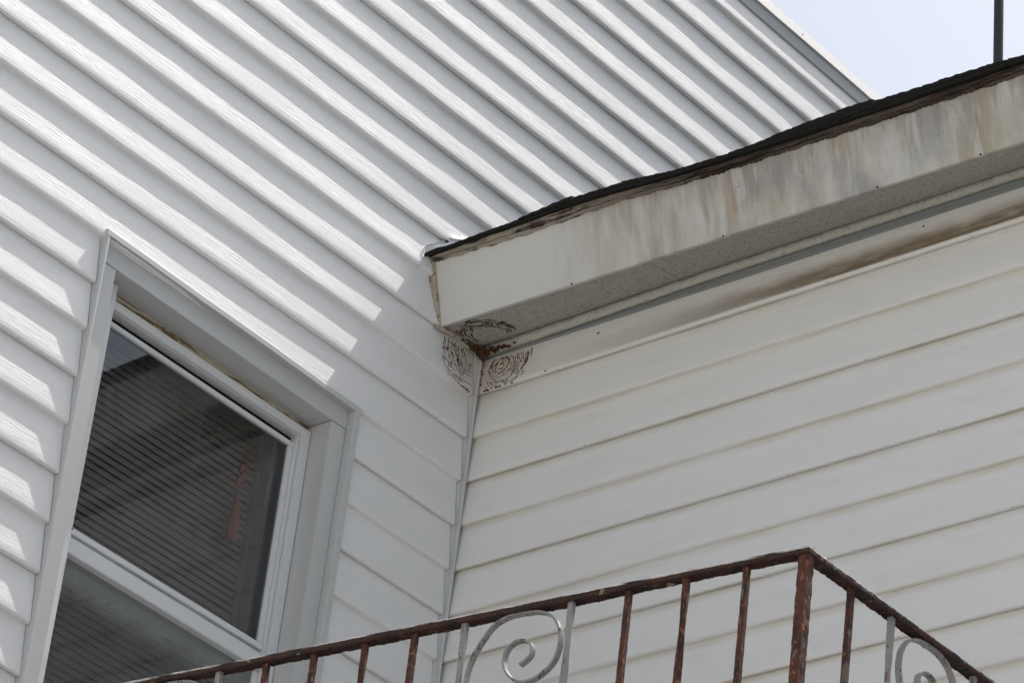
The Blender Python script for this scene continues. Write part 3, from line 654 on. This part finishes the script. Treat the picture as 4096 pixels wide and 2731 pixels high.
# clots in the corner itself
def blob(c, r):
    V = []; n, mm = 7, 5
    for i in range(mm + 1):
        ph = math.pi * i / mm
        for j in range(n):
            th = 2 * math.pi * j / n; k_ = r * rn.uniform(.6, 1.35)
            V.append((c[0] + k_ * math.sin(ph) * math.cos(th) * 1.2, c[1] + k_ * math.sin(ph) * math.sin(th) * 1.2, c[2] + .7 * k_ * math.cos(ph)))
    return V, [(i*n+j, i*n+(j+1)%n, (i+1)*n+(j+1)%n, (i+1)*n+j) for i in range(mm) for j in range(n)]
V = []; F = []
for i in range(110):
    t_ = rn.random()
    if t_ < .45: c_ = (-.014 - abs(rn.gauss(0, .022)), -.004 - abs(rn.gauss(0, .006)), .1885 + rn.uniform(-.006, .004))
    elif t_ < .9: c_ = (-.010 - abs(rn.gauss(0, .005)), -.012 - abs(rn.gauss(0, .045)), .1890 + rn.uniform(-.006, .004))
    else: c_ = (-.018, -.012, .185 + rn.uniform(-.012, .004))
    v, f = blob(c_, rn.uniform(.0014, .0044)); b = len(V); V += v; F += [tuple(q + b for q in ff) for ff in f]
o = obj('nest_clots', V, F, NEST, nest); o['kind'] = 'stuff'
V = []; F = []
for i in range(60):             # crumbs along the lower lips and the corner post
    if i < 26: c_ = (-.001, -.016 - abs(rn.gauss(0, .05)), zk2(1) + rn.uniform(.0, .004))
    elif i < 42: c_ = (-.024 - abs(rn.gauss(0, .035)), -.001, zk1(1) + rn.uniform(.0, .004))
    else: c_ = (-.009 + rn.uniform(-.004, .003), -.012, rn.uniform(.095, .19))
    v, f = blob(c_, rn.uniform(.0008, .0022)); b = len(V); V += v; F += [tuple(q + b for q in ff) for ff in f]
o = obj('nest_crumbs', V, F, NEST, nest); o['kind'] = 'stuff'

# ------------------------------------------------------------------ iron railing on a landing
PST = Vector((-1.2023, -1.808, -1.3102)); D1 = Vector((-.1091, .9940, 0)).normalized(); N1 = Vector((D1.y, -D1.x, 0)); D2 = Vector((1, 0, 0)); N2 = Vector((0, -1, 0))
DECK = -2.08
rail = thing('iron_railing', (PST.x, PST.y, DECK), 'rusty wrought iron railing with twisted bars and scrolls below the eave', 'railing')
def toprail(name, p0, d, nrm, L, seed, n):
    a1_, a2_, a3_ = Wob(seed, (.05, .023, .011), (.5, .5, .5)), Wob(seed + 1, (.045, .02, .01), (.5, .5, .5)), Wob(seed + 2, (1.1, .5, .3))
    prof = [(-.0112,-.0005),(-.0112,.0050),(-.0095,.0068),(-.004,.0082),(.004,.0082),(.0095,.0068),(.0112,.0050),(.0112,-.0005),(.0098,-.0032),(.0068,-.0036),(.0064,-.0020),(-.0064,-.0020),(-.0068,-.0036),(-.0098,-.0032)]
    rings = []
    for i in range(n + 1):
        u = L[0] + (L[1] - L[0]) * i / n; r = []
        for j, (q, z) in enumerate(prof):
            kk = 1.5 if z < -.001 else .8; jx = .00038 * a1_(u + j * .37) * kk + random.gauss(0, .00014) * kk; jz = .00040 * a2_(u + j * .53) * kk + random.gauss(0, .00016) * kk
            P_ = p0 + d * u + nrm * (q + jx); r.append((P_.x, P_.y, P_.z + .004 + z + jz + .0018 * a3_(u)))
        rings.append(r)
    return obj(name, *sweep(rings), RAIL, rail)
L1 = (PST.y * -1 - .02) / D1.y
toprail('top_rail', PST, D1, N1, (-.0111, L1), 5, 460); toprail('top_rail', PST, D2, N2, (-.0112, 1.195), 15, 320)
def bar(name, P_, half, z0, z1, mat, twist=None, ang=0.0, seed=0):
    n = 110; rings = []; w_ = Wob(seed, (.03, .013, .007), (.5, .5, .5))
    for i in range(n + 1):
        z = z1 + (z0 - z1) * i / n; a = ang
        if twist: 
            s = max(0, (z1 - z) - twist[0]); a += min(s, twist[2]) * twist[1]
        r = []
        for j, (sx, sy) in enumerate(((-1,-1),(-.0,-1.04),(1,-1),(1.04,0),(1,1),(0,1.04),(-1,1),(-1.04,0))):
            hh = half * (1 + .035 * w_(z + j * .2) + random.gauss(0, .012)); dx, dy = sx * hh, sy * hh
            r.append((P_.x + dx * math.cos(a) - dy * math.sin(a), P_.y + dx * math.sin(a) + dy * math.cos(a), z))
        rings.append(r)
    return obj(name, *sweep(rings), mat, rail)
A1 = math.atan2(D1.y, D1.x)
zt = PST.z + .0035; zb = DECK + .085
us = [.0962, .1961, .2928, .3905, .5771, .6674, .7581, .8525, .9425, 1.0331, 1.2230, 1.3130, 1.4040, 1.4950, 1.5860, 1.6770, 1.7680]
for i, u in enumerate(us):
    grey = u in (.3905, .5771, 1.0331, 1.2230); tw = (.012 + .006 * (i % 3), 9.5, .62) if (grey or u in (.1961, .7581, .9425)) else None
    bar('baluster', PST + D1 * u, .00425, zb, zt, GREYIRON if grey else RUST, tw, A1, i)
us2 = [.1087, .2093, .4208, .5215, .6220, .7225, .9340, 1.0350]
for i, u in enumerate(us2):
    grey = u in (.2093, .4208, .7225, .9340)
    bar('baluster', PST + D2 * u, .00425, zb, zt, GREYIRON if grey else RUST, (.012, 8.0, .62) if grey else None, 0, i + 40)
bar('corner_post', PST, .0080, DECK, zt, RUST, None, 0, 77); bar('end_post', PST + D1 * (L1 - .03), .0080, DECK, zt, RUST, None, A1, 78); bar('end_post', PST + D2 * 1.165, .0080, DECK, zt, RUST, None, 0, 79)
SC = [(.5655,-.16),(.5650,-.13),(.5628,-.0989),(.561,-.0778),(.5537,-.0546),(.5399,-.0302),(.5229,-.0105),(.4984,-.0010),(.4726,.0002),(.4458,-.0030),(.4238,-.0125),(.4083,-.0324),(.4026,-.0577),(.4081,-.0857),(.425,-.1043),(.4494,-.1144),(.4732,-.1103),(.4909,-.0939),(.4981,-.0744),(.4946,-.0556),(.4816,-.0457),(.4646,-.0464),(.4522,-.0559),(.4511,-.0707),(.4600,-.0800),(.4690,-.0850)]
def catmull(P_, m_=6):
    P_ = [Vector(q) for q in P_]; out = []
    for i in range(len(P_) - 1):
        p0, p1, p2, p3 = P_[max(i-1, 0)], P_[i], P_[i+1], P_[min(i+2, len(P_)-1)]
        for j in range(m_):
            t_ = j / m_; out.append(.5 * ((2*p1) + (p2-p0)*t_ + (2*p0-5*p1+4*p2-p3)*t_*t_ + (3*p1-p0-3*p2+p3)*t_**3))
    return out + [P_[-1]]
# lower half: the S continues to a mirrored curl near the bottom rail
low = [(.9676 - x, -.5700 - z) for x, z in SC][::-1]
full = [Vector((x, z)) for x, z in low] + [Vector((x, z)) for x, z in SC]
full = catmull([tuple(q) for q in low[:-2]] + [(.4100,-.38),(.43,-.33),(.4840,-.285),(.538,-.24),(.556,-.20)] + SC[1:])
def scroll(base, d, nrm, off, flip):
    rings = []; n = len(full)
    for i, q in enumerate(full):
        tg = (full[min(i+1, n-1)] - full[max(i-1, 0)]).normalized(); nr = Vector((-tg.y, tg.x)); r = []
        for sn, sw in ((1,-1),(1,1),(-1,1),(-1,-1)):
            uv = q + nr * sn * .0017; u = uv.x if not flip else .9676 - uv.x
            P_ = base + d * (u - .4838 + off) + nrm * sw * .0050; r.append((P_.x, P_.y, PST.z + .0005 + uv.y - .002))
        rings.append(r)
    return obj('scroll', *sweep(rings), GREYIRON, rail)
scroll(PST, D1, N1, .4838, False); scroll(PST, D1, N1, 1.1280, False); scroll(PST, D2, N2, .3150, False); scroll(PST, D2, N2, .8280, False)
def botrail(d, nrm, L):
    R_ = []
    for u in L:
        P_ = PST + d * u; R_.append([tuple((P_ + nrm * q)[:2]) + (DECK + z,) for q, z in ((-.008,.075),(.008,.075),(.008,.085),(-.008,.085))])
    obj('bottom_rail', *sweep(R_), RUST, rail)
botrail(D1, N1, (.009, L1 - .01)); botrail(D2, N2, (.009, 1.19))
land = thing('landing', (-.65, -.9, GZ), 'raised concrete landing on square posts in the corner under the railing', 'landing')
V = [(-1.24,-1.86,DECK-.10),(-.005,-1.86,DECK-.10),(-.005,-.005,DECK-.10),(-1.44,-.005,DECK-.10),(-1.24,-1.86,DECK),(-.005,-1.86,DECK),(-.005,-.005,DECK),(-1.44,-.005,DECK)]
obj('slab', V, [(3,2,1,0),(4,5,6,7),(0,1,5,4),(1,2,6,5),(2,3,7,6),(3,0,4,7)], CONC, land, bevel=.006)
for x, y in ((-1.15, -1.77), (-.10, -1.77), (-1.33, -.12)): box('support_post', x - .05, x + .05, y - .05, y + .05, GZ, DECK - .099, CONC, land, .004)

# ------------------------------------------------------------------ unseen house behind the viewer, added to bounce sunlight onto the wing
nb = thing('unseen_house', (-7.6, -3.0, GZ), 'unseen pale sided house added across the yard to bounce light', 'house')
t = M('pale_bounce_siding', 0.6, 0.3); t.color(t.mix(t.noise((1, 2, 8), 3.0), (0.74, 0.73, 0.70), (0.66, 0.65, 0.62))); NB = t.m
V = []; F = []
for k in range(56):
    z0 = GZ + k * .127; b = len(V); V += [(-6.90, -9, z0), (-6.90, 5, z0), (-6.912, 5, z0 + .127), (-6.912, -9, z0 + .127)]; F += [(b, b+1, b+2, b+3)]
    if k: F.append((b - 1, b - 2, b + 1, b))
obj('wall', V, F, NB, nb, out=(1, 0, 0))
box('wall_core', -11.0, -6.92, -9.0, 5.0, GZ, GZ + 56 * .127, NB, nb, 0)
V = [(-6.6, -9.2, 1.90), (-6.6, 5.2, 1.90), (-8.95, 5.2, 3.0), (-8.95, -9.2, 3.0), (-11.3, 5.2, 1.90), (-11.3, -9.2, 1.90)]
obj('roof', V, [(0, 1, 2, 3), (3, 2, 4, 5), (0, 3, 5), (1, 4, 2), (0, 5, 4, 1)], SHINGLE, nb)
for y in (-6.5, -3.4, .2, 3.0):
    for z in (-4.0, -.9):
        box('window', -6.93, -6.885, y - .4, y + .4, z, z + 1.2, FRAME, nb, .01); box('pane', -6.90, -6.882, y - .34, y + .34, z + .06, z + 1.14, DARK, nb, 0)
